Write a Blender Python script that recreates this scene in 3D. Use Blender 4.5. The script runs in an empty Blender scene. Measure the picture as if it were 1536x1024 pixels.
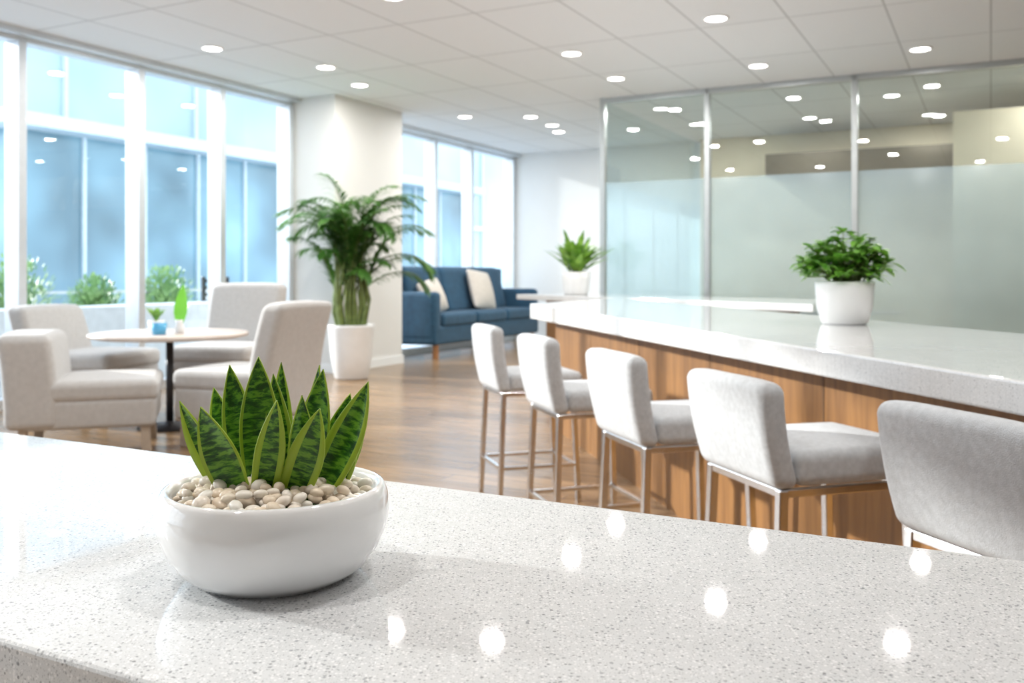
import bpy, bmesh, math, random
from mathutils import Vector, Matrix, Euler
R=random.Random(7)
S=bpy.context.scene
S.view_settings.view_transform='Standard'; S.view_settings.look='None'; S.view_settings.exposure=0.0
COL=S.collection
CAMZ=1.35; F=1380.0
E1=Vector((.4617,.8870,0)); EB=Vector((.8870,-.4617,0)); CN=Vector((0,18.94,0))
def W(a,b,z=0): return CN-E1*a+EB*b+Vector((0,0,z))
H=3.80
# ------------------------------------------------------------ materials
def newmat(name):
    m=bpy.data.materials.new(name); m.use_nodes=True
    nt=m.node_tree; b=nt.nodes.get('Principled BSDF'); return m,nt,b
def N(nt,t,**k):
    n=nt.nodes.new(t)
    for a,v in k.items():
        if a in n.inputs: n.inputs[a].default_value=v
        else: setattr(n,a,v)
    return n
def ramp(nt,stops):
    r=nt.nodes.new('ShaderNodeValToRGB'); e=r.color_ramp.elements
    while len(e)<len(stops): e.new(.5)
    for i,(p,c) in enumerate(stops):
        e[i].position=p; e[i].color=(c[0],c[1],c[2],1)
    return r
def mat(name,col,rough=.5,metal=0,var=.06,scale=8,bump=0,bscale=200,coat=0,spec=.5,sheen=0):
    m,nt,b=newmat(name)
    tc=N(nt,'ShaderNodeTexCoord'); no=N(nt,'ShaderNodeTexNoise'); no.inputs['Scale'].default_value=scale
    nt.links.new(tc.outputs['Object'],no.inputs['Vector'])
    c=Vector(col); r=ramp(nt,[(.3,c*(1-var)),(.7,[min(1,x*(1+var)) for x in col])])
    nt.links.new(no.outputs['Fac'],r.inputs['Fac']); nt.links.new(r.outputs['Color'],b.inputs['Base Color'])
    b.inputs['Roughness'].default_value=rough; b.inputs['Metallic'].default_value=metal
    b.inputs['Coat Weight'].default_value=coat; b.inputs['Specular IOR Level'].default_value=spec
    b.inputs['Sheen Weight'].default_value=sheen
    if bump:
        n2=N(nt,'ShaderNodeTexNoise'); n2.inputs['Scale'].default_value=bscale; n2.inputs['Detail'].default_value=3
        nt.links.new(tc.outputs['Object'],n2.inputs['Vector'])
        bp=N(nt,'ShaderNodeBump'); bp.inputs['Strength'].default_value=bump; bp.inputs['Distance'].default_value=.004
        nt.links.new(n2.outputs['Fac'],bp.inputs['Height']); nt.links.new(bp.outputs['Normal'],b.inputs['Normal'])
    return m
def quartz(name,base,dark,rough=.03):
    m,nt,b=newmat(name); tc=N(nt,'ShaderNodeTexCoord')
    cur=None
    no=N(nt,'ShaderNodeTexNoise'); no.inputs['Scale'].default_value=9; no.inputs['Detail'].default_value=5
    nt.links.new(tc.outputs['Object'],no.inputs['Vector'])
    r=ramp(nt,[(.35,[x*.94 for x in base]),(.65,base)]); nt.links.new(no.outputs['Fac'],r.inputs['Fac']); cur=r.outputs['Color']
    for sc,thr,col,f in ((190,.20,dark,.7),(420,.24,[x*1.1 for x in dark],.5),(120,.12,[x*.6 for x in dark],.75),(260,.25,(.88,.88,.89),.6)):
        v=N(nt,'ShaderNodeTexVoronoi'); v.inputs['Scale'].default_value=sc; v.inputs['Randomness'].default_value=1
        nt.links.new(tc.outputs['Object'],v.inputs['Vector'])
        sep=N(nt,'ShaderNodeSeparateColor'); nt.links.new(v.outputs['Color'],sep.inputs[0])
        g=N(nt,'ShaderNodeMath',operation='MULTIPLY'); nt.links.new(sep.outputs[0],g.inputs[0]); g.inputs[1].default_value=thr*1.9
        l=N(nt,'ShaderNodeMath',operation='LESS_THAN'); nt.links.new(v.outputs['Distance'],l.inputs[0]); nt.links.new(g.outputs[0],l.inputs[1])
        g2=N(nt,'ShaderNodeMath',operation='MULTIPLY'); nt.links.new(l.outputs[0],g2.inputs[0]); g2.inputs[1].default_value=f
        mx=N(nt,'ShaderNodeMix',data_type='RGBA'); nt.links.new(g2.outputs[0],mx.inputs[0]); nt.links.new(cur,mx.inputs[6]); mx.inputs[7].default_value=(*col[:3],1)
        cur=mx.outputs[2]
    nt.links.new(cur,b.inputs['Base Color']); b.inputs['Roughness'].default_value=rough; b.inputs['Specular IOR Level'].default_value=.9
    return m
def wood(name,c1,c2,rough=.45,sc=(12,12,1.2)):
    m,nt,b=newmat(name); tc=N(nt,'ShaderNodeTexCoord'); mp=N(nt,'ShaderNodeMapping'); mp.inputs['Scale'].default_value=sc
    nt.links.new(tc.outputs['Object'],mp.inputs['Vector'])
    no=N(nt,'ShaderNodeTexNoise'); no.inputs['Scale'].default_value=1.6; no.inputs['Detail'].default_value=7; no.inputs['Distortion'].default_value=.8
    nt.links.new(mp.outputs[0],no.inputs['Vector']); r=ramp(nt,[(.3,c1),(.7,c2)])
    nt.links.new(no.outputs['Fac'],r.inputs['Fac']); nt.links.new(r.outputs['Color'],b.inputs['Base Color']); b.inputs['Roughness'].default_value=rough
    return m
def brick(name,c1,c2,mort,bw,rh,ms,rough,rot,offset=.5,grain=False):
    m,nt,b=newmat(name); tc=N(nt,'ShaderNodeTexCoord'); mp=N(nt,'ShaderNodeMapping'); mp.inputs['Rotation'].default_value=(0,0,math.radians(rot))
    nt.links.new(tc.outputs['Object'],mp.inputs['Vector'])
    br=N(nt,'ShaderNodeTexBrick'); br.offset=offset
    br.inputs['Color1'].default_value=(*c1,1); br.inputs['Color2'].default_value=(*c2,1); br.inputs['Mortar'].default_value=(*mort,1)
    br.inputs['Scale'].default_value=1; br.inputs['Brick Width'].default_value=bw; br.inputs['Row Height'].default_value=rh; br.inputs['Mortar Size'].default_value=ms
    nt.links.new(mp.outputs[0],br.inputs['Vector']); out=br.outputs['Color']
    if grain:
        m2=N(nt,'ShaderNodeMapping'); m2.inputs['Scale'].default_value=(1.5,22,1); nt.links.new(mp.outputs[0],m2.inputs['Vector'])
        no=N(nt,'ShaderNodeTexNoise'); no.inputs['Scale'].default_value=1.5; no.inputs['Detail'].default_value=6; nt.links.new(m2.outputs[0],no.inputs['Vector'])
        r=ramp(nt,[(.3,(.62,.62,.62)),(.7,(1.25,1.2,1.14))]); nt.links.new(no.outputs['Fac'],r.inputs['Fac'])
        mx=N(nt,'ShaderNodeMix',data_type='RGBA',blend_type='MULTIPLY'); mx.inputs[0].default_value=1
        nt.links.new(out,mx.inputs[6]); nt.links.new(r.outputs['Color'],mx.inputs[7]); out=mx.outputs[2]
    nt.links.new(out,b.inputs['Base Color']); b.inputs['Roughness'].default_value=rough
    return m
def glassmat(name,tint,gloss=.04,rough=0.0,frost=0.0,fcol=(.7,.8,.78)):
    m,nt,b=newmat(name); nt.nodes.remove(b); out=nt.nodes['Material Output']
    t=N(nt,'ShaderNodeBsdfTransparent'); t.inputs[0].default_value=(*tint,1)
    g=N(nt,'ShaderNodeBsdfGlossy'); g.inputs['Roughness'].default_value=rough; g.inputs[0].default_value=(.95,1,1,1)
    lw=N(nt,'ShaderNodeLayerWeight'); lw.inputs[0].default_value=.5
    pw=N(nt,'ShaderNodeMath',operation='POWER'); nt.links.new(lw.outputs['Facing'],pw.inputs[0]); pw.inputs[1].default_value=5
    ad=N(nt,'ShaderNodeMath',operation='MULTIPLY_ADD'); nt.links.new(pw.outputs[0],ad.inputs[0]); ad.inputs[1].default_value=.7; ad.inputs[2].default_value=gloss
    cur=t.outputs[0]
    if frost:
        no=N(nt,'ShaderNodeTexNoise'); no.inputs['Scale'].default_value=.9
        tc=N(nt,'ShaderNodeTexCoord'); nt.links.new(tc.outputs['Object'],no.inputs['Vector'])
        r=ramp(nt,[(.3,[x*.80 for x in fcol]),(.7,fcol)]); nt.links.new(no.outputs['Fac'],r.inputs['Fac'])
        d=N(nt,'ShaderNodeBsdfDiffuse'); tr=N(nt,'ShaderNodeBsdfTranslucent')
        nt.links.new(r.outputs['Color'],d.inputs[0]); nt.links.new(r.outputs['Color'],tr.inputs[0])
        m1=N(nt,'ShaderNodeMixShader'); m1.inputs[0].default_value=.5; nt.links.new(d.outputs[0],m1.inputs[1]); nt.links.new(tr.outputs[0],m1.inputs[2])
        m2=N(nt,'ShaderNodeMixShader'); m2.inputs[0].default_value=frost; nt.links.new(cur,m2.inputs[1]); nt.links.new(m1.outputs[0],m2.inputs[2]); cur=m2.outputs[0]
    mx=N(nt,'ShaderNodeMixShader'); nt.links.new(ad.outputs[0],mx.inputs[0]); nt.links.new(cur,mx.inputs[1]); nt.links.new(g.outputs[0],mx.inputs[2])
    nt.links.new(mx.outputs[0],out.inputs[0]); return m
def emis(name,col,st):
    m,nt,b=newmat(name); b.inputs['Base Color'].default_value=(*col,1); b.inputs['Emission Color'].default_value=(*col,1); b.inputs['Emission Strength'].default_value=st; return m
def leafmat(name,c1,c2,scale=3,rough=.4,trans=.25):
    m,nt,b=newmat(name); tc=N(nt,'ShaderNodeTexCoord'); no=N(nt,'ShaderNodeTexNoise'); no.inputs['Scale'].default_value=scale; no.inputs['Detail'].default_value=4
    nt.links.new(tc.outputs['Object'],no.inputs['Vector']); r=ramp(nt,[(.32,c1),(.68,c2)]); nt.links.new(no.outputs['Fac'],r.inputs['Fac'])
    nt.links.new(r.outputs['Color'],b.inputs['Base Color']); b.inputs['Roughness'].default_value=rough
    tr=N(nt,'ShaderNodeBsdfTranslucent'); nt.links.new(r.outputs['Color'],tr.inputs[0])
    mx=N(nt,'ShaderNodeMixShader'); mx.inputs[0].default_value=trans
    nt.links.new(b.outputs[0],mx.inputs[1]); nt.links.new(tr.outputs[0],mx.inputs[2]); nt.links.new(mx.outputs[0],nt.nodes['Material Output'].inputs[0])
    return m
def snakemat():
    m,nt,b=newmat('snake_leaf'); uv=N(nt,'ShaderNodeUVMap'); sx=N(nt,'ShaderNodeSeparateXYZ'); nt.links.new(uv.outputs[0],sx.inputs[0])
    mp=N(nt,'ShaderNodeMapping'); mp.inputs['Scale'].default_value=(1.3,15,1); nt.links.new(uv.outputs[0],mp.inputs['Vector'])
    no=N(nt,'ShaderNodeTexNoise'); no.inputs['Scale'].default_value=1.5; no.inputs['Detail'].default_value=6; no.inputs['Roughness'].default_value=.65; no.inputs['Distortion'].default_value=.35
    nt.links.new(mp.outputs[0],no.inputs['Vector'])
    r=ramp(nt,[(.41,(.018,.09,.010)),(.49,(.06,.22,.018)),(.57,(.21,.48,.045))]); nt.links.new(no.outputs['Fac'],r.inputs['Fac'])
    a=N(nt,'ShaderNodeMath',operation='SUBTRACT'); nt.links.new(sx.outputs[0],a.inputs[0]); a.inputs[1].default_value=.5
    ab=N(nt,'ShaderNodeMath',operation='ABSOLUTE'); nt.links.new(a.outputs[0],ab.inputs[0])
    at=N(nt,'ShaderNodeAttribute'); at.attribute_name='edge'
    th=N(nt,'ShaderNodeMath',operation='GREATER_THAN'); nt.links.new(ab.outputs[0],th.inputs[0]); nt.links.new(at.outputs['Fac'],th.inputs[1])
    mx=N(nt,'ShaderNodeMix',data_type='RGBA'); nt.links.new(th.outputs[0],mx.inputs[0]); nt.links.new(r.outputs['Color'],mx.inputs[6]); mx.inputs[7].default_value=(.46,.64,.06,1)
    nt.links.new(mx.outputs[2],b.inputs['Base Color']); b.inputs['Roughness'].default_value=.30
    tr=N(nt,'ShaderNodeBsdfTranslucent'); nt.links.new(mx.outputs[2],tr.inputs[0]); ms=N(nt,'ShaderNodeMixShader'); ms.inputs[0].default_value=.22
    nt.links.new(b.outputs[0],ms.inputs[1]); nt.links.new(tr.outputs[0],ms.inputs[2]); nt.links.new(ms.outputs[0],nt.nodes['Material Output'].inputs[0])
    return m
M={}
M['wall']=mat('wall_paint',(.84,.85,.85),.6,var=.02,scale=1)
M['wallwarm']=mat('wall_paint_warm',(.75,.74,.72),.6,var=.02,scale=1)
M['beige']=mat('beige_panel',(.82,.73,.56),.6,var=.04,scale=1)
M['darkband']=mat('dark_soffit',(.13,.11,.08),.6)
M['ceil']=brick('ceiling_tiles',(.84,.86,.88),(.82,.84,.86),(.55,.565,.58),1.5,.86,.010,.8,-62.5,0)
M['floor']=brick('wood_floor',(.32,.21,.12),(.25,.16,.088),(.11,.07,.04),1.6,.19,.004,.24,27.5,.43,True)
M['alu']=mat('aluminium_frame',(.70,.74,.78),.35,.5,var=.03)
M['alud']=mat('steel_frame_grey',(.50,.53,.54),.35,.7,var=.03)
M['chrome']=mat('brushed_steel',(.74,.75,.77),.2,1,var=.05,scale=30)
M['quartz']=quartz('quartz_counter',(.655,.67,.685),(.28,.29,.31))
M['quartz2']=quartz('quartz_island',(.70,.71,.72),(.42,.43,.45),.04)
M['oak']=wood('oak_panel',(.150,.062,.013),(.265,.122,.032))
M['tabletop']=wood('pale_tabletop',(.56,.48,.43),(.66,.58,.52),.35,(3,3,3))
M['fabric']=mat('light_grey_fabric',(.50,.52,.545),.9,var=.09,scale=60,bump=.6,bscale=420,sheen=.15)
M['fabricw']=mat('pale_grey_fabric',(.49,.485,.48),.9,var=.05,scale=30,bump=.4,bscale=250,sheen=.15)
M['blue']=mat('blue_fabric',(.018,.068,.125),.85,var=.15,scale=10,bump=.3,bscale=150,sheen=.1)
M['pillow']=mat('pillow_fabric',(.62,.56,.50),.9,var=.05,scale=20,bump=.3)
M['leg']=mat('wood_leg',(.40,.18,.07),.4,var=.15,scale=12)
M['seam']=mat('panel_joint',(.10,.05,.02),.6)
M['legp']=mat('pale_wood_leg',(.42,.35,.28),.5,var=.1,scale=12)
M['black']=mat('black_metal',(.03,.03,.035),.4,.5)
M['ceramic']=mat('white_ceramic',(.89,.90,.905),.07,var=.01,coat=.8)
M['pot']=mat('matte_white_pot',(.80,.80,.80),.35,var=.02)
M['soil']=mat('soil',(.05,.035,.022),.95,var=.4,scale=60,bump=1)
M['palm']=leafmat('palm_leaf',(.025,.10,.015),(.11,.28,.045),5)
M['cane']=mat('palm_cane',(.16,.22,.06),.5,var=.3,scale=14)
M['leaf']=leafmat('green_leaf',(.05,.19,.02),(.24,.52,.06),14)
M['leaf2']=leafmat('light_green_leaf',(.08,.24,.02),(.30,.52,.08),10)
M['bush']=leafmat('bush_leaf',(.09,.24,.09),(.32,.48,.20),3)
M['snake']=snakemat()
M['winglass']=glassmat('window_glass',(.92,.97,1.0),.05)
M['clearglass']=glassmat('partition_glass_clear',(.80,.87,.86),.14)
M['frost']=glassmat('partition_glass_frosted',(.74,.87,.92),.09,.12,.50,(.60,.76,.84))
M['lamp']=emis('downlight_lens',(1,.97,.90),16)
M['lampring']=mat('downlight_ring',(.9,.9,.9),.4)
M['terrace']=mat('terrace_paving',(.50,.53,.55),.8)
M['fglass']=mat('facade_glass_hazed',(.42,.56,.65),.15,var=.25,scale=.12)  # desaturated and paled: outdoor haze is mixed into the glass colour
M['fglass2']=mat('pavilion_glass',(.23,.39,.47),.08,var=.45,scale=.30)
M['fwhite']=mat('facade_white_hazed',(.62,.71,.76),.6)  # white shifted towards pale blue, haze painted into the colour
M['planterw']=mat('planter_white',(.60,.63,.65),.6)
M['blueglass']=mat('blue_tumbler',(.10,.40,.68),.1)
M['green']=mat('green_card',(.25,.75,.08),.4)
# ------------------------------------------------------------ geometry helpers
def empty(name,loc=(0,0,0),rz=0,sc=1):
    e=bpy.data.objects.new(name,None); COL.objects.link(e); e.location=loc; e.rotation_euler=(0,0,rz); e.scale=(sc,sc,sc) if not hasattr(sc,'__len__') else sc
    e.empty_display_size=.1; return e
def mk(name,vs,fs,m,parent=None,smooth=False,loc=None):
    me=bpy.data.meshes.new(name); me.from_pydata([tuple(v) for v in vs],[],fs); me.update()
    me.materials.append(m)
    bm=bmesh.new(); bm.from_mesh(me); bmesh.ops.recalc_face_normals(bm,faces=bm.faces); bm.to_mesh(me); bm.free()
    if smooth: me.polygons.foreach_set('use_smooth',[True]*len(me.polygons))
    o=bpy.data.objects.new(name,me); COL.objects.link(o)
    if parent: o.parent=parent
    if loc is not None: o.location=loc
    return o
def bevel(o,w,seg=3):
    md=o.modifiers.new('bevel','BEVEL'); md.width=w; md.segments=seg; md.limit_method='ANGLE'; md.harden_normals=False
    return o
def prism(name,poly,z0,z1,m,parent=None,bev=0,z0s=None):
    n=len(poly); z0s=z0s or [z0]*n
    vs=[(p[0],p[1],z0s[i]) for i,p in enumerate(poly)]+[(p[0],p[1],z1) for p in poly]
    fs=[tuple(range(n-1,-1,-1)),tuple(range(n,2*n))]+[(i,(i+1)%n,n+(i+1)%n,n+i) for i in range(n)]
    o=mk(name,vs,fs,m,parent)
    if bev: bevel(o,bev)
    return o
def wb(name,a0,a1,b0,b1,z0,z1,m,parent=None,bev=0):
    return prism(name,[W(a0,b0),W(a1,b0),W(a1,b1),W(a0,b1)],z0,z1,m,parent,bev)
def pane(name,p,q,z0,z1,m,parent=None):
    return mk(name,[(p[0],p[1],z0),(q[0],q[1],z0),(q[0],q[1],z1),(p[0],p[1],z1)],[(0,1,2,3)],m,parent)
def boxdata(c,s):
    x,y,z=c; a,b,h=s[0]/2,s[1]/2,s[2]/2
    vs=[(x+i*a,y+j*b,z+k*h) for i in(-1,1) for j in(-1,1) for k in(-1,1)]
    return vs,[(0,1,3,2),(4,6,7,5),(0,4,5,1),(2,3,7,6),(0,2,6,4),(1,5,7,3)]
def box(name,c,s,m,parent=None,bev=0):
    vs,fs=boxdata(c,s); o=mk(name,vs,fs,m,parent)
    if bev: bevel(o,bev)
    return o
def axc(h,r,n):
    cs=[-h+r*k/4 for k in range(4)]; mid=[-(h-r)+2*(h-r)*k/n for k in range(n+1)]
    return cs+mid+[-c for c in reversed(cs)]
def rbox(name,c,s,r,m,parent=None,n=6,deform=None):
    h=(s[0]/2,s[1]/2,s[2]/2); r=min(r,min(h)*.98); ax=[axc(h[i],r,n) for i in range(3)]
    vs=[];idx={};fs=[]
    def V(p):
        k=tuple(round(q,6) for q in p)
        if k in idx: return idx[k]
        q=Vector([max(-(h[i]-r),min(h[i]-r,p[i])) for i in range(3)]); d=Vector(p)-q
        if d.length>1e-9: d=d.normalized()*r
        v=q+d
        if deform: v=Vector(deform(v,h))
        idx[k]=len(vs); vs.append(v+Vector(c)); return idx[k]
    for A in range(3):
        B,C=(A+1)%3,(A+2)%3
        for sg in(-1,1):
            for i in range(len(ax[B])-1):
                for j in range(len(ax[C])-1):
                    q=[]
                    for (bi,ci) in((i,j),(i+1,j),(i+1,j+1),(i,j+1)):
                        p=[0,0,0];p[A]=sg*h[A];p[B]=ax[B][bi];p[C]=ax[C][ci]; q.append(V(p))
                    fs.append(tuple(q))
    return mk(name,vs,fs,m,parent,True)
def bar(name,p1,p2,w,m,parent=None,d=None,round_=False):
    p1=Vector(p1);p2=Vector(p2); ax=(p2-p1).normalized(); up=Vector((0,0,1)) if abs(ax.z)<.9 else Vector((1,0,0))
    sx=ax.cross(up).normalized(); sy=ax.cross(sx).normalized(); d=d or w; vs=[];fs=[]
    k=12 if round_ else 4
    for p in(p1,p2):
        for i in range(k):
            if round_: a=2*math.pi*i/k; vs.append(p+sx*math.cos(a)*w/2+sy*math.sin(a)*d/2)
            else:
                a,b=((-1,-1),(1,-1),(1,1),(-1,1))[i]; vs.append(p+sx*a*w/2+sy*b*d/2)
    fs=[tuple(range(k)),tuple(range(2*k-1,k-1,-1))]+[(i,(i+1)%k,k+(i+1)%k,k+i) for i in range(k)]
    o=mk(name,vs,fs,m,parent)
    if not round_: bevel(o,w*.12,2)
    return o
def lathe(name,prof,m,parent=None,loc=(0,0,0),seg=64):
    vs=[];fs=[];n=len(prof)
    for i in range(seg):
        a=2*math.pi*i/seg
        for r,z in prof: vs.append((loc[0]+r*math.cos(a),loc[1]+r*math.sin(a),loc[2]+z))
    for i in range(seg):
        for j in range(n-1):
            a=i*n+j;b=((i+1)%seg)*n+j; fs.append((a,b,b+1,a+1))
    o=mk(name,vs,fs,m,parent,True)
    bm=bmesh.new();bm.from_mesh(o.data);bmesh.ops.remove_doubles(bm,verts=bm.verts,dist=1e-5);bmesh.ops.recalc_face_normals(bm,faces=bm.faces);bm.to_mesh(o.data);bm.free()
    return o
class Blades:
    def __init__(s): s.v=[];s.f=[]
    def leaf(s,base,dirv,L,w,droop=.3,n=5,fold=.15,side=None,peak=.4):
        d=Vector(dirv).normalized(); sd=side or d.cross(Vector((0,0,1)))
        if sd.length<1e-3: sd=Vector((1,0,0))
        sd=Vector(sd).normalized(); up=sd.cross(d).normalized(); b0=len(s.v); base=Vector(base)
        for i in range(n+1):
            t=i/n; c=base+d*L*t+Vector((0,0,-droop*L*t*t))
            x=t/peak if t<peak else (1-t)/(1-peak); ww=w*.5*(math.sin(max(.06,x)*math.pi/2)**.8 if i<n else .03)
            s.v+= [c-sd*ww+up*fold*ww, c, c+sd*ww+up*fold*ww]
        for i in range(n):
            for j in(0,1):
                a=b0+i*3+j; s.f.append((a,a+1,a+4,a+3))
    def tube(s,pts,r0,r1,k=6):
        b0=len(s.v); m=len(pts)
        for i,p in enumerate(pts):
            p=Vector(p); d=(Vector(pts[min(i+1,m-1)])-Vector(pts[max(i-1,0)])).normalized()
            u=d.cross(Vector((1,0,0))) if abs(d.x)<.9 else d.cross(Vector((0,1,0))); u.normalize(); v=d.cross(u); r=r0+(r1-r0)*i/(m-1)
            for j in range(k):
                a=2*math.pi*j/k; s.v.append(p+u*r*math.cos(a)+v*r*math.sin(a))
        for i in range(m-1):
            for j in range(k): s.f.append((b0+i*k+j,b0+i*k+(j+1)%k,b0+(i+1)*k+(j+1)%k,b0+(i+1)*k+j))
    def done(s,name,m,parent=None):
        me=bpy.data.meshes.new(name); me.from_pydata([tuple(v) for v in s.v],[],s.f); me.update(); me.materials.append(m)
        me.polygons.foreach_set('use_smooth',[True]*len(me.polygons)); o=bpy.data.objects.new(name,me); COL.objects.link(o)
        if parent:o.parent=parent
        return o
# ------------------------------------------------------------ room shell
AE=22.0; BE=15.0
wb('floor',-.2,AE+.2,-.2,BE+.2,-.12,0,M['floor'])
wb('ceiling',-.2,AE+.2,-.2,BE+.2,H,H+.15,M['ceil'])
wb('wall_back',-.2,0,-.2,BE+.2,0,H,M['wall'])
wb('wall_right',0,AE,BE,BE+.2,0,H,M['wallwarm'])
wb('wall_front',AE,AE+.2,-.2,BE+.2,0,H,M['wall'])
wb('wall_column',5.16,6.78,-.15,.80,0,H,M['wallwarm'])
wb('baseboard_column',5.14,6.80,.0,.82,0,.12,M['wall'])
wb('baseboard_back',0,.02,.05,3.8,0,.12,M['wall'])
def window(idx,a0,a1,mull):
    p=empty('window_%d'%idx)
    wb('head_rail',a0,a1,-.12,.06,H-.10,H,M['alu'],p); wb('sill_rail',a0,a1,-.12,.06,0,.10,M['alu'],p)
    for k,a in enumerate(mull): wb('mullion_%d'%k,a-.045,a+.045,-.14,.09,.10,H-.10,M['alu'],p,.006)
    pane('glass',W(a0,-.024),W(a1,-.024),.10,H-.10,M['winglass'],p)
window(1,6.78,AE,[6.83,8.12,9.38,10.85,12.3,13.8,15.3,16.8,18.3,19.8,21.3])
window(2,0.0,5.16,[.06,1.77,3.05,4.35])
wb('trim_ceiling_window',0,AE,.06,.20,H-.06,H,M['alu'])
# glass partition
gp=empty('glass_partition'); GA=4.8; G0=3.94
ms=[0,1.48,3.32,5.2,7.1,9.0,10.9]
for k,b in enumerate(ms): wb('post_%d'%k,GA-.05,GA+.05,G0+b-.035,G0+b+.035,0,H,M['alud'],gp,.005)
wb('top_rail',GA-.05,GA+.05,G0,BE,H-.07,H,M['alud'],gp); wb('bottom_rail',GA-.05,GA+.05,G0,BE,0,.08,M['alud'],gp)
for k in range(len(ms)):
    b0=G0+ms[k]; b1=G0+ms[k+1] if k+1<len(ms) else BE
    pane('frosted_pane_%d'%k,W(GA,b0+.03),W(GA,b1-.03),.08,2.62,M['frost'],gp)
    pane('clear_pane_%d'%k,W(GA,b0+.03),W(GA,b1-.03),2.62,H-.07,M['clearglass'],gp)
pane('return_frosted_pane',W(0.02,G0),W(GA-.05,G0),.05,2.62,M['frost'],gp)
pane('return_clear_pane',W(0.02,G0),W(GA-.05,G0),2.62,H-.03,M['clearglass'],gp)
wb('wall_meeting_room',0.02,.3,G0+.1,BE,0,H-.002,M['beige'])
wb('wall_meeting_soffit',.3,1.2,5.4,BE,3.0,3.35,M['darkband'])
wb('wall_meeting_pier',2.6,3.3,8.30,12.5,0,3.5,M['beige'])
mt=empty('meeting_table'); wb('top',1.9,2.5,4.9,7.6,.76,.80,M['tabletop'],mt,.005); wb('plinth',2.0,2.4,5.5,7.0,0,.76,M['black'],mt)
# ------------------------------------------------------------ downlights
DL=[(-3.25,9.97),(-2.2,10.87),(-1.97,11.9),(.66,10.2),(1.3,11.5),(1.95,8.8),(2.89,10.8),(4.44,10.0),(-.73,14.3),(.29,14.3),(.66,15.1),(.8,15.8),
 (2.2,13.6),(3.0,15.0),(4.66,14.4),(6.4,14.1),(6.55,11.15),(5.2,12.6),  # next-to-last lamp here is added, out of frame, to brighten the pier
 (-.17,7.85),(3.26,7.8),(-1.05,8.1),(1.0,6.4),(-2.6,7.0),(.2,4.2),(2.6,4.6),(-2.0,3.6),(.6,1.6),(-1.2,.8),(-3.6,4.8),(2.6,1.6),(4.4,4.5)]
for x,y in DL:
    p=empty('recessed_downlight',(x,y,H))
    lathe('trim_ring',[(.100,-.001),(.124,-.001),(.124,-.008),(.117,-.014),(.100,-.014),(.100,-.001)],M['lampring'],p,seg=32)
    lathe('lens',[(0,-.008),(.100,-.008)],M['lamp'],p,seg=32)
    g=Vector((x,y,0))-CN; inroom=(-(g.dot(E1))<GA and g.dot(EB)>G0)
    l=bpy.data.lights.new('downlight_bulb','AREA'); l.shape='DISK'; l.size=.17; l.energy=20 if inroom else 26; l.color=(1,.97,.93)
    lo=bpy.data.objects.new('bulb',l); COL.objects.link(lo); lo.parent=p; lo.location=(0,0,-.02)
# ------------------------------------------------------------ foreground counter
CT=1.0; D=EB; Nn=Vector((-.4617,-.8870,0)); Bk=Vector((-1.139,2.047,0))
def CP(t,s): return Bk+D*t+Nn*s
fc=empty('reception_counter')
prism('countertop',[CP(-2.4,0),CP(-2.4,.733),CP(3.4,.733),CP(3.4,0)],CT-.09,CT,M['quartz'],fc,.006)
prism('counter_base',[CP(-2.3,.10),CP(-2.3,.62),CP(3.3,.62),CP(3.3,.10)],0,CT-.09,M['oak'],fc)
# ------------------------------------------------------------ island
IT=1.09; isl=empty('bar_island')
prism('island_top',[(.16,8.1),(1.41,1.3),(2.70,1.3),(1.18,10.2)],IT-.09,IT,M['quartz2'],isl,.008,z0s=[IT-.13,IT-.078,IT-.078,IT-.13])
prism('island_base',[(.38,8.0),(1.64,1.4),(2.5,1.4),(1.10,9.7)],0,IT-.10,M['oak'],isl)
f0=Vector((.38,8.0,0)); f1=Vector((1.64,1.4,0)); dd=(f1-f0).normalized(); nn=Vector((-dd.y,dd.x,0)); 
if nn.x>0: nn=-nn
for k in range(1,6):
    c=f0.lerp(f1,k/6); prism('panel_seam_%d'%k,[c-dd*.003+nn*.0,c+dd*.003,c+dd*.003+nn*.002,c-dd*.003+nn*.002],.02,IT-.13,M['seam'],isl)
# second counter
sc=empty('side_counter')
prism('side_counter_top',[(.06,12.3),(2.65,8.1),(3.3,9.9),(.95,12.95)],1.015,1.08,M['quartz2'],sc,.006)
prism('side_counter_base',[(.45,12.1),(2.62,8.5),(3.05,9.75),(.98,12.5)],0,1.015,M['oak'],sc)
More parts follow.
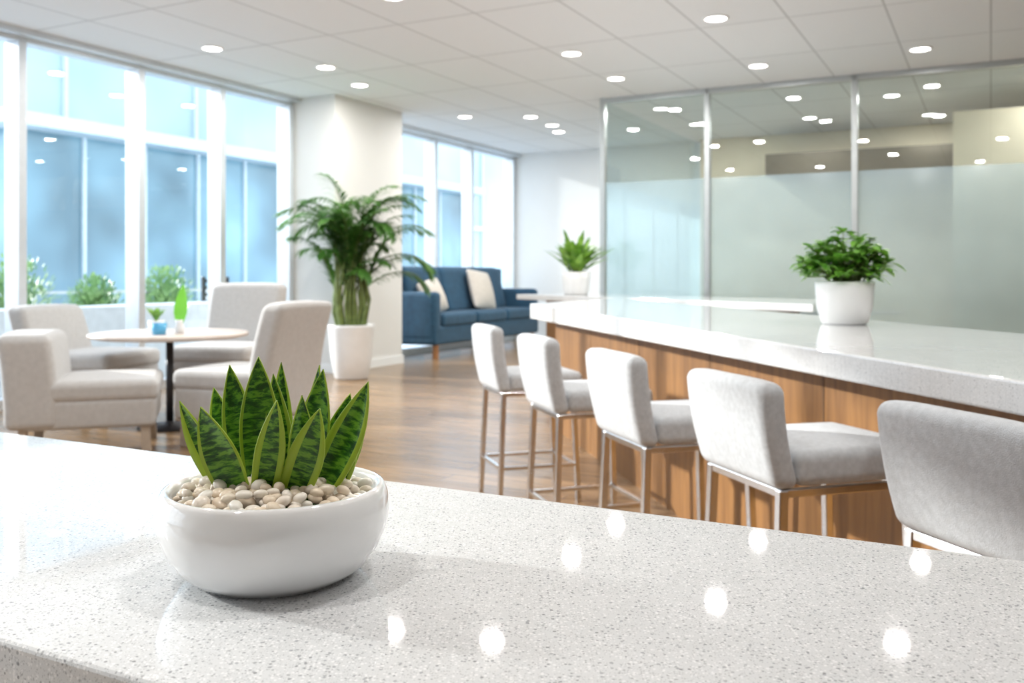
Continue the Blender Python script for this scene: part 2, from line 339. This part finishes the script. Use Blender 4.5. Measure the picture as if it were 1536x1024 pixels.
# ------------------------------------------------------------ bar stools
def stool(x,y,rz,top,bot):
    p=empty('bar_stool',(x,y,0),math.radians(rz)); m=M['fabric']; hb=top-bot; w=.47
    def dB(v,h):
        t=(v.z+h[2])/(2*h[2]); x=v.x-.075*t-.02*(v.y/h[1])**2*-1*t; 
        x-= .012*math.sin(t*math.pi)
        wy=v.y*(1-.05*(1-t)); z=v.z-.012*(v.y/h[1])**4*t
        return (x,wy,z)
    rbox('backrest',(-.205,0,bot+hb/2),(.085,w,hb),.034,m,p,8,dB)
    def dS(v,h):
        return (v.x,v.y,v.z+(.010*(1-(v.y/h[1])**2)*(1-(v.x/h[0])**2) if v.z>0 else 0))
    rbox('seat',(.045,0,bot+.058),(.45,w*.97,.105),.035,m,p,8,dS)
    c=M['chrome']; z=bot-.012
    xs=(-.215,.215); ys=(-.195,.195)
    k=0
    for sx in xs:
        for sy in ys:
            k+=1; bar('leg_%d'%k,(sx,sy,z+.01),(sx*1.13,sy*1.08,.0),.029,c,p)
    for i,sy in enumerate(ys): bar('seat_rail_%d'%i,(xs[0]-.01,sy,z),(xs[1]+.01,sy,z),.024,c,p)
    for i,sx in enumerate(xs): bar('cross_rail_%d'%i,(sx,ys[0],z),(sx,ys[1],z),.024,c,p)
    f=.22; g=1+.13*(1-f/z); g2=1+.08*(1-f/z)
    for i,sy in enumerate(ys): bar('foot_side_%d'%i,(xs[0]*g,sy*g2,f),(xs[1]*g,sy*g2,f),.020,c,p)
    for i,sx in enumerate(xs): bar('foot_rest_%d'%i,(sx*g,ys[0]*g2,f+.0),(sx*g,ys[1]*g2,f),.020,c,p)
for s in [(.10,5.60,17,1.05,.66),(.377,4.65,17,1.05,.68),(.656,3.71,17,1.05,.70),(.92,2.88,17,1.05,.735),(1.21,2.05,17,1.06,.75)]: stool(*s)
# ------------------------------------------------------------ armchairs
def armchair(x,y,rz,top,seat,w=.82,d=.78,bt=.20,lean=.16):
    p=empty('armchair',(x,y,0),math.radians(rz)); m=M['fabricw']
    def dB(v,h):
        t=(v.z+h[2])/(2*h[2]); return (v.x-lean*t*t,v.y*(1-.06*t),v.z-.02*(v.y/h[1])**4*t)
    b0=.22
    rbox('backrest',(-d/2+bt/2,0,(top+b0)/2),(bt,w,top-b0),.06,m,p,8,dB)
    rbox('seat_base',(.05,0,(b0+seat-.14)/2),(d-.1,w*.95,seat-.14-b0+.02),.04,m,p,4)
    rbox('seat_cushion',(.07,0,seat-.075),(d-.10,w*.97,.16),.055,m,p,6,lambda v,h:(v.x,v.y,v.z+(.02*(1-(v.y/h[1])**2)*(1-(v.x/h[0])**2) if v.z>0 else 0)))
    k=0
    for sx in(-d/2+.12,d/2-.08):
        for sy in(-w/2+.09,w/2-.09):
            k+=1; bar('leg_%d'%k,(sx,sy,b0+.02),(sx*1.04,sy*1.02,0),.065,M['legp'],p)
armchair(-3.28,7.12,18,.92,.56,.86,1.02,.36,.06)
armchair(-4.0,8.75,-12,1.06,.62,.9,.9)
armchair(-2.12,7.4,160,1.14,.60,.8,.85)
armchair(-2.88,9.35,-100,1.26,.64,.85,.85)
# ------------------------------------------------------------ round table + items
TX,TY=-3.02,8.12; TZ=.835
t=empty('round_table',(TX,TY,0))
lathe('tabletop',[(0,TZ-.045),(.60,TZ-.045),(.665,TZ-.03),(.67,TZ-.008),(.66,TZ),(0,TZ)],M['tabletop'],t)
lathe('pedestal',[(0,.03),(.032,.03),(.032,TZ-.045),(0,TZ-.045)],M['black'],t,seg=24)
lathe('base',[(0,0),(.27,0),(.27,.015),(.05,.03),(.03,.06)],M['black'],t)
p=empty('small_potted_plant',(TX-.10,TY-.05,TZ))
lathe('pot',[(0,0),(.055,0),(.07,.11),(.062,.11),(.058,.09),(0,.09)],M['pot'],p,seg=32)
B=Blades()
for i in range(40):
    a=R.uniform(0,6.28); B.leaf((0,0,.09),(math.cos(a)*.5,math.sin(a)*.5,1),R.uniform(.14,.24),.025,.3)
B.done('leaves',M['leaf2'],p)
p=empty('blue_tumbler',(TX+.02,TY-.3,TZ)); lathe('cup',[(0,0),(.055,0),(.065,.10),(.060,.10),(.05,.01),(0,.01)],M['blueglass'],p,seg=32)
p=empty('green_leaf_vase',(TX+.13,TY-.12,TZ)); lathe('vase',[(0,0),(.035,0),(.04,.05),(.03,.09),(.034,.12),(.03,.12),(.025,.09),(0,.02)],M['pot'],p,seg=24)
B=Blades(); B.leaf((0,0,.05),(.08,0,1),.38,.12,.0,6,.2,Vector((1,0,0))); B.leaf((0,0,.05),(.3,.2,1),.26,.06,.1); B.done('leaf',M['green'],p)
# ------------------------------------------------------------ sofa
sp=Vector((-1.20,14.5,0)); L=3.75; ang=math.atan2(E1.y,E1.x)
sf=empty('sofa',sp,ang)
dz=.22
rbox('base_frame',(L/2,.47,dz+.15),(L,.92,.30),.05,M['blue'],sf,4)
for i,xx in enumerate((.10,L-.10)):
    rbox('arm_%d'%i,(xx,.45,dz+.46),(.22,.88,.78),.08,M['blue'],sf,4)
for i in range(3):
    w=(L-.44)/3; cx=.22+w*(i+.5)
    rbox('seat_cushion_%d'%i,(cx,.36,dz+.39),(w-.015,.74,.22),.07,M['blue'],sf,6)
    rbox('back_cushion_%d'%i,(cx,.78,dz+.86),(w-.02,.26,.80),.10,M['blue'],sf,6,lambda v,h:(v.x,v.y+.10*(v.z/h[2]),v.z))
rbox('back_frame',(L/2,.88,dz+.64),(L,.12,1.20),.05,M['blue'],sf,4)
for i,xx in enumerate((.15,L-.15)):
    for j,yy in enumerate((.10,.84)):
        bar('leg_%d_%d'%(i,j),(xx,yy,dz+.03),(xx,yy,0),.10,M['leg'],sf,round_=True)
def cushion(x,y,z,rz,s,tilt):
    def df(v,h):
        a=abs(v.x)/h[0];b=abs(v.z)/h[2]; k=(1-a**3)*(1-b**3); return (v.x,v.y*(.25+.9*k),v.z)
    o=rbox('throw_pillow',(0,0,0),(s,.24,s*.95),.06,M['pillow'],None,8,df)
    o.parent=sf; o.location=(x,y,z); o.rotation_euler=(math.radians(tilt),math.radians(rz),0)
cushion(.66,.48,dz+.76,-10,.60,-20); cushion(2.35,.50,dz+.84,6,.76,-18)
# ------------------------------------------------------------ palm
PX,PY=-2.08,11.9
pm=empty('potted_palm',(PX,PY,0))
lathe('pot',[(0,0),(.20,0),(.215,.02),(.265,.30),(.295,.66),(.30,.70),(.275,.70),(.265,.62),(0,.62)],M['pot'],pm)
lathe('soil',[(0,.635),(.268,.635)],M['soil'],pm,seg=32)
def okp(v):
    g=Vector((PX,PY,0))+v-CN; a=-(g.dot(E1)); b=g.dot(EB)
    return b>.12 and not(5.0<a<6.86 and b<.86)
LB=Blades(); CB=Blades(); nf=0
for i in range(900):
    if nf>=58: break
    a=R.uniform(0,6.28); el=R.choice([R.uniform(.5,.9),R.uniform(.8,1.2),R.uniform(1.1,1.45),R.uniform(1.1,1.45)]); ca=math.cos(a); sa=math.sin(a)*.55
    if math.hypot(ca,sa)<.5: ca*=1.2
    bx,by=R.uniform(-.18,.18),R.uniform(-.14,.14); h0=R.uniform(1.1,1.7)
    Lf=R.uniform(.9,1.45); pts=[]; bend=R.uniform(1.0,1.9)
    for k in range(15):
        s=k/14; e=el-bend*s*s
        if k==0: q=Vector((bx+ca*.05,by+sa*.05,h0))
        else: q=q+Vector((ca*math.cos(e),sa*math.cos(e),math.sin(e)))*Lf/14
        pts.append(q.copy())
    if not(all(okp(q) for q in pts) and okp(pts[-1]+Vector((ca,sa,0))*.08) and pts[-1].z>.85 and max(q.z for q in pts)<2.74 and abs(pts[-1].x-.03)<1.05): continue
    nf+=1
    base=Vector((bx*.9,by*.9,.60)); mid=Vector((bx*1.3,by*1.3,(h0+.6)/2)); CB.tube([base,mid,pts[0]],.018,.011,7)
    CB.tube(pts,.009,.003,5)
    for k in range(2,15):
        for hf in (0,.5):
            q=pts[k-1].lerp(pts[k],hf+.25); d=(pts[k]-pts[k-1]).normalized(); sd=d.cross(Vector((0,0,1)))
            if sd.length<.05: continue
            sd.normalize(); s=(k+hf)/15; ll=.34*math.sin(math.pi*min(1,.18+s*.78))**.7
            for sg in(-1,1):
                v=(d*.85+sd*sg*.75+Vector((0,0,R.uniform(0,.25)))).normalized()
                l2=ll*R.uniform(.8,1.1)
                if not okp(q+v*l2): l2*=.4
                if okp(q+v*l2): LB.leaf(q,v,l2,.028,R.uniform(.35,.6),5,.2)
LB.done('fronds',M['palm'],pm); CB.done('canes',M['cane'],pm)
# ------------------------------------------------------------ island plant
ip=empty('potted_foliage_plant',(1.735,4.80,IT))
lathe('pot',[(0,0),(.105,0),(.118,.012),(.140,.09),(.148,.20),(.150,.222),(.138,.222),(.134,.19),(0,.19)],M['ceramic'],ip)
lathe('soil',[(0,.20),(.134,.20)],M['soil'],ip,seg=32)
LB=Blades();CB=Blades()
for i in range(105):
    a=R.uniform(0,6.28); rr=.22*math.sqrt(R.uniform(.01,1)); h=.27+R.uniform(-.05,.25)*(1-rr/.42); tip=Vector((rr*math.cos(a),rr*math.sin(a),h)); b=Vector((.07*R.uniform(-1,1),.07*R.uniform(-1,1),.19))
    CB.tube([b,(b+tip)/2+Vector((0,0,.03)),tip],.0035,.0025,5)
    n=R.randint(5,7)
    for k in range(n):
        aa=a+6.28*k/n+R.uniform(-.3,.3); LB.leaf(tip,(math.cos(aa),math.sin(aa),R.uniform(-.1,1.0)),R.uniform(.065,.10),R.uniform(.038,.054),R.uniform(.2,.6),5,.2)
LB.done('leaves',M['leaf'],ip);CB.done('stems',M['cane'],ip)
# side counter plant
ip=empty('potted_green_plant',(.84,12.1,1.08))
lathe('pot',[(0,0),(.15,0),(.165,.02),(.185,.20),(.195,.30),(.178,.30),(.17,.26),(0,.26)],M['pot'],ip)
lathe('soil',[(0,.27),(.17,.27)],M['soil'],ip,seg=32)
LB=Blades()
for i in range(110):
    a=R.uniform(0,6.28); e=R.uniform(.65,1.5); rr=R.uniform(0,.12)
    LB.leaf((rr*math.cos(a),rr*math.sin(a),.26+R.uniform(0,.2)),(math.cos(a)*math.cos(e),math.sin(a)*math.cos(e),math.sin(e)),R.uniform(.3,.55),.085,R.uniform(.1,.4),6,.3)
LB.done('leaves',M['leaf2'],ip)
# ------------------------------------------------------------ snake plant
SX,SY=-.278,1.08; sn=empty('potted_snake_plant',(SX,SY,CT))
lathe('bowl',[(0,0),(.082,0),(.092,.002),(.108,.014),(.123,.036),(.131,.058),(.133,.076),(.131,.092),(.128,.100),(.1255,.1035),(.122,.1045),(.1185,.103),(.1165,.098),(.116,.085),(.10,.07),(0,.068)],M['ceramic'],sn,seg=128)
lathe('soil',[(0,.080),(.115,.080)],M['soil'],sn,seg=48)
K=1278.0
LV=[(350,.004,266,602,42,.30,-.2),(356,.028,300,584,38,.38,.2),(374,.022,329,549,42,.40,.1),(376,-.026,321,606,52,.42,-.12),
(390,.006,384,535,50,.43,.05),(412,.030,405,546,34,.38,.3),(426,.014,402,562,34,.36,.2),(400,-.030,433,596,36,.29,.1),
(436,.028,466,550,34,.42,-.3),(444,.006,482,554,48,.44,-.15),(438,-.030,494,608,46,.29,-.1),(464,.024,516,593,38,.43,.1),
(468,-.010,556,571,46,.33,-.12),(484,.014,540,598,38,.42,.2),(418,-.016,414,640,28,.35,.2),(398,.036,366,596,30,.42,.2),(458,-.020,464,590,34,.45,.2),(486,.000,530,645,34,.38,.1)]
vs=[];fs=[];uvs=[];edges=[]
for (bu,dy,tu,tv,w,ed,tw) in LV:
    by=dy; tz=CAMZ-CT-(tv-411)/F*(SY+dy); b=Vector(((bu-413)/K,by,.078)); t=Vector(((tu-413)/K,by+dy*.8,tz)); w=w/K*1.2
    n=20; b0=len(vs); lean=t-b
    for i in range(n+1):
        s=i/n; c=b+Vector((lean.x*(1.22*s-.22*s*s),lean.y*s,lean.z*s))
        prof=(.55+.45*math.sin(min(1,s/.5)*math.pi/2)) if s<.5 else max(0.0,(1-((s-.5)/.5)**1.8))
        a=tw*1.6+tw*1.2*s; sd=Vector((math.cos(a),math.sin(a),-lean.x/lean.length*.9*math.cos(a))).normalized(); nr=Vector((math.sin(a),-math.cos(a),0))
        for j in range(7):
            q=j/3-1; ww=w*.5*prof
            vs.append(c+sd*q*ww-nr*((1-q*q)*ww*.35)); uvs.append((j/6,s+bu*.37)); edges.append(ed)
    for i in range(n):
        for j in range(6):
            a=b0+i*7+j; fs.append((a,a+1,a+8,a+7))
me=bpy.data.meshes.new('snake_leaves'); me.from_pydata([tuple(v) for v in vs],[],fs); me.update(); me.materials.append(M['snake'])
ul=me.uv_layers.new(name='UVMap')
for l in me.loops: ul.data[l.index].uv=uvs[l.vertex_index]
at=me.attributes.new('edge','FLOAT','POINT'); at.data.foreach_set('value',edges)
me.polygons.foreach_set('use_smooth',[True]*len(me.polygons))
o=bpy.data.objects.new('leaves',me); COL.objects.link(o); o.parent=sn
sm=o.modifiers.new('solid','SOLIDIFY'); sm.thickness=.0016; sm.offset=0
# pebbles
tb=bmesh.new(); bmesh.ops.create_icosphere(tb,subdivisions=3,radius=1); tv=[v.co.copy() for v in tb.verts]; tf=[tuple(v.index for v in f.verts) for f in tb.faces]; tb.free()
vs=[];fs=[];cols=[]
pal=[(.84,.75,.62),(.89,.83,.74),(.78,.66,.52),(.90,.87,.80),(.82,.70,.55),(.88,.80,.70)]
placed=[]
for i in range(4000):
    a=R.uniform(0,6.283); rr=.107*math.sqrt(R.uniform(.0,1)); x,y=rr*math.cos(a),rr*math.sin(a); rad=R.uniform(.0066,.0094)
    if any((x-q[0])**2+(y-q[1])**2<((rad+q[2])*.78)**2 for q in placed): continue
    placed.append((x,y,rad))
for lay in (0,1):
  for (x,y,rad) in placed:
    if lay: 
        if R.random()<.5: continue
        x+=R.uniform(-.006,.006); y+=R.uniform(-.006,.006)
        if math.hypot(x,y)>.104: continue
    z=.092+.013*(1-(math.hypot(x,y)/.11)**2)+R.uniform(-.001,.002)+lay*.007
    rot=Euler((R.uniform(-.5,.5),R.uniform(-.5,.5),R.uniform(0,6.28))).to_matrix(); s=Vector((rad*R.uniform(1,1.25),rad*R.uniform(.85,1),rad*R.uniform(.65,.85))); c=R.choice(pal); b0=len(vs)
    for v in tv: vs.append(rot@Vector((v.x*s.x,v.y*s.y,v.z*s.z))+Vector((x,y,z))); cols.append((*c,1))
    fs+=[tuple(b0+i for i in f) for f in tf]
pmx,nt,b=newmat('pebble'); at=N(nt,'ShaderNodeAttribute'); at.attribute_name='pc'; nt.links.new(at.outputs['Color'],b.inputs['Base Color']); b.inputs['Roughness'].default_value=.3
me=bpy.data.meshes.new('pebbles'); me.from_pydata([tuple(v) for v in vs],[],fs); me.update(); me.materials.append(pmx)
ca=me.color_attributes.new('pc','FLOAT_COLOR','POINT'); ca.data.foreach_set('color',[x for c in cols for x in c])
me.polygons.foreach_set('use_smooth',[True]*len(me.polygons)); o=bpy.data.objects.new('pebbles',me); COL.objects.link(o); o.parent=sn
# ------------------------------------------------------------ exterior
wb('terrace_ground',-50,40,-45,-.2,-.4,-.15,M['terrace'])
fb=empty('office_building')
wb('glazing',-60,-4,-34,-30,-.15,17,M['fglass'],fb)
for k in range(2): wb('floor_band_%d'%k,-60,-3.9,-34,-29.7,k*9+5,k*9+5.4,M['fwhite'],fb)
for k in range(8): wb('fin_%d'%k,-60+k*8,-59.8+k*8,-30,-29.8,0,17,M['fwhite'],fb)
pv=empty('glass_pavilion')
wb('glazing',-22,1.5,-18,-14,-.15,5.2,M['fglass2'],pv); wb('roof_slab',-22.5,2.2,-18.5,-13.2,5.2,5.55,M['fwhite'],pv)
for k in range(12): wb('mullion_%d'%k,1.40-k*2.1,1.5-k*2.1,-14,-13.9,-.15,5.2,M['fwhite'],pv)
pw=empty('terrace_planter'); wb('planter_box',4.5,16,-2.3,-1.6,-.15,.92,M['planterw'],pw,.01)
for k,(a,b,r) in enumerate([(8.75,-2.6,.58),(9.6,-2.5,.5),(7.2,-2.9,.4),(6.0,-2.7,.5),(10.9,-2.6,.4)]):
    e=empty('terrace_shrub',W(a,b-.6,-.15)); LB=Blades()
    box('planter',(0,0,.45),(.8,.8,.9),M['planterw'],e,.01)
    for i in range(900):
        v=Vector((R.gauss(0,1),R.gauss(0,1),R.gauss(0,1))).normalized()*r*R.uniform(.3,1.1); v.z=abs(v.z)*1.4
        LB.leaf(v+Vector((0,0,.88)),v+Vector((0,0,.3)),.11,.05,.2,3)
    LB.done('foliage',M['bush'],e)
for (a,b,rz) in [(4.9,-4.6,0.4),(3.6,-4.8,2.4),(12.2,-4.2,1.2)]:
    e=empty('terrace_chair',W(a,b,-.15),rz)
    for i,(x,y) in enumerate(((-.25,-.25),(.25,-.25),(-.25,.25),(.25,.25))): bar('leg_%d'%i,(x,y,0),(x,y,.75 if x>0 else 1.45),.06,M['black'],e)
    box('seat',(0,0,.72),(.60,.60,.08),M['black'],e,.01)
    for i in range(5): bar('slat_%d'%i,(-.27,-.25,.85+i*.13),(-.27,.25,.85+i*.13),.05,M['black'],e)
rl=empty('terrace_railing')
wb('handrail',-10,18,-8.05,-8,.95,1.0,M['alud'],rl)
for k in range(19): wb('baluster_%d'%k,-10+k*1.5,-9.95+k*1.5,-8.05,-8,-.15,.95,M['alud'],rl)
# ------------------------------------------------------------ light
w=bpy.data.worlds.new('sky'); S.world=w; w.use_nodes=True; nt=w.node_tree; bg=nt.nodes['Background']
tc=N(nt,'ShaderNodeTexCoord'); sp_=N(nt,'ShaderNodeSeparateXYZ'); nt.links.new(tc.outputs['Generated'],sp_.inputs[0])
r=ramp(nt,[(0,(.90,.94,.97)),(.45,(.70,.82,.97))]); nt.links.new(sp_.outputs[2],r.inputs['Fac']); nt.links.new(r.outputs['Color'],bg.inputs[0]); bg.inputs[1].default_value=2.9
sl=bpy.data.lights.new('sun','SUN'); sl.energy=8; sl.angle=math.radians(1.5); sl.color=(1,.95,.88)
so=bpy.data.objects.new('sun',sl); COL.objects.link(so); el=math.radians(18); dv=Vector((.93*math.cos(el),-.37*math.cos(el),-math.sin(el)))
so.rotation_euler=dv.to_track_quat('-Z','Y').to_euler(); so.location=(-20,15,12)
# ------------------------------------------------------------ camera
cd=bpy.data.cameras.new('camera'); cam=bpy.data.objects.new('camera',cd); COL.objects.link(cam); S.camera=cam
cam.location=(0,0,CAMZ); cam.rotation_euler=(math.pi/2,0,0); cd.sensor_width=36; cd.lens=F/1536*36; cd.shift_y=-(512-411)/1536
cd.clip_start=.05; cd.clip_end=300; cd.dof.use_dof=True; cd.dof.focus_distance=1.12; cd.dof.aperture_fstop=7
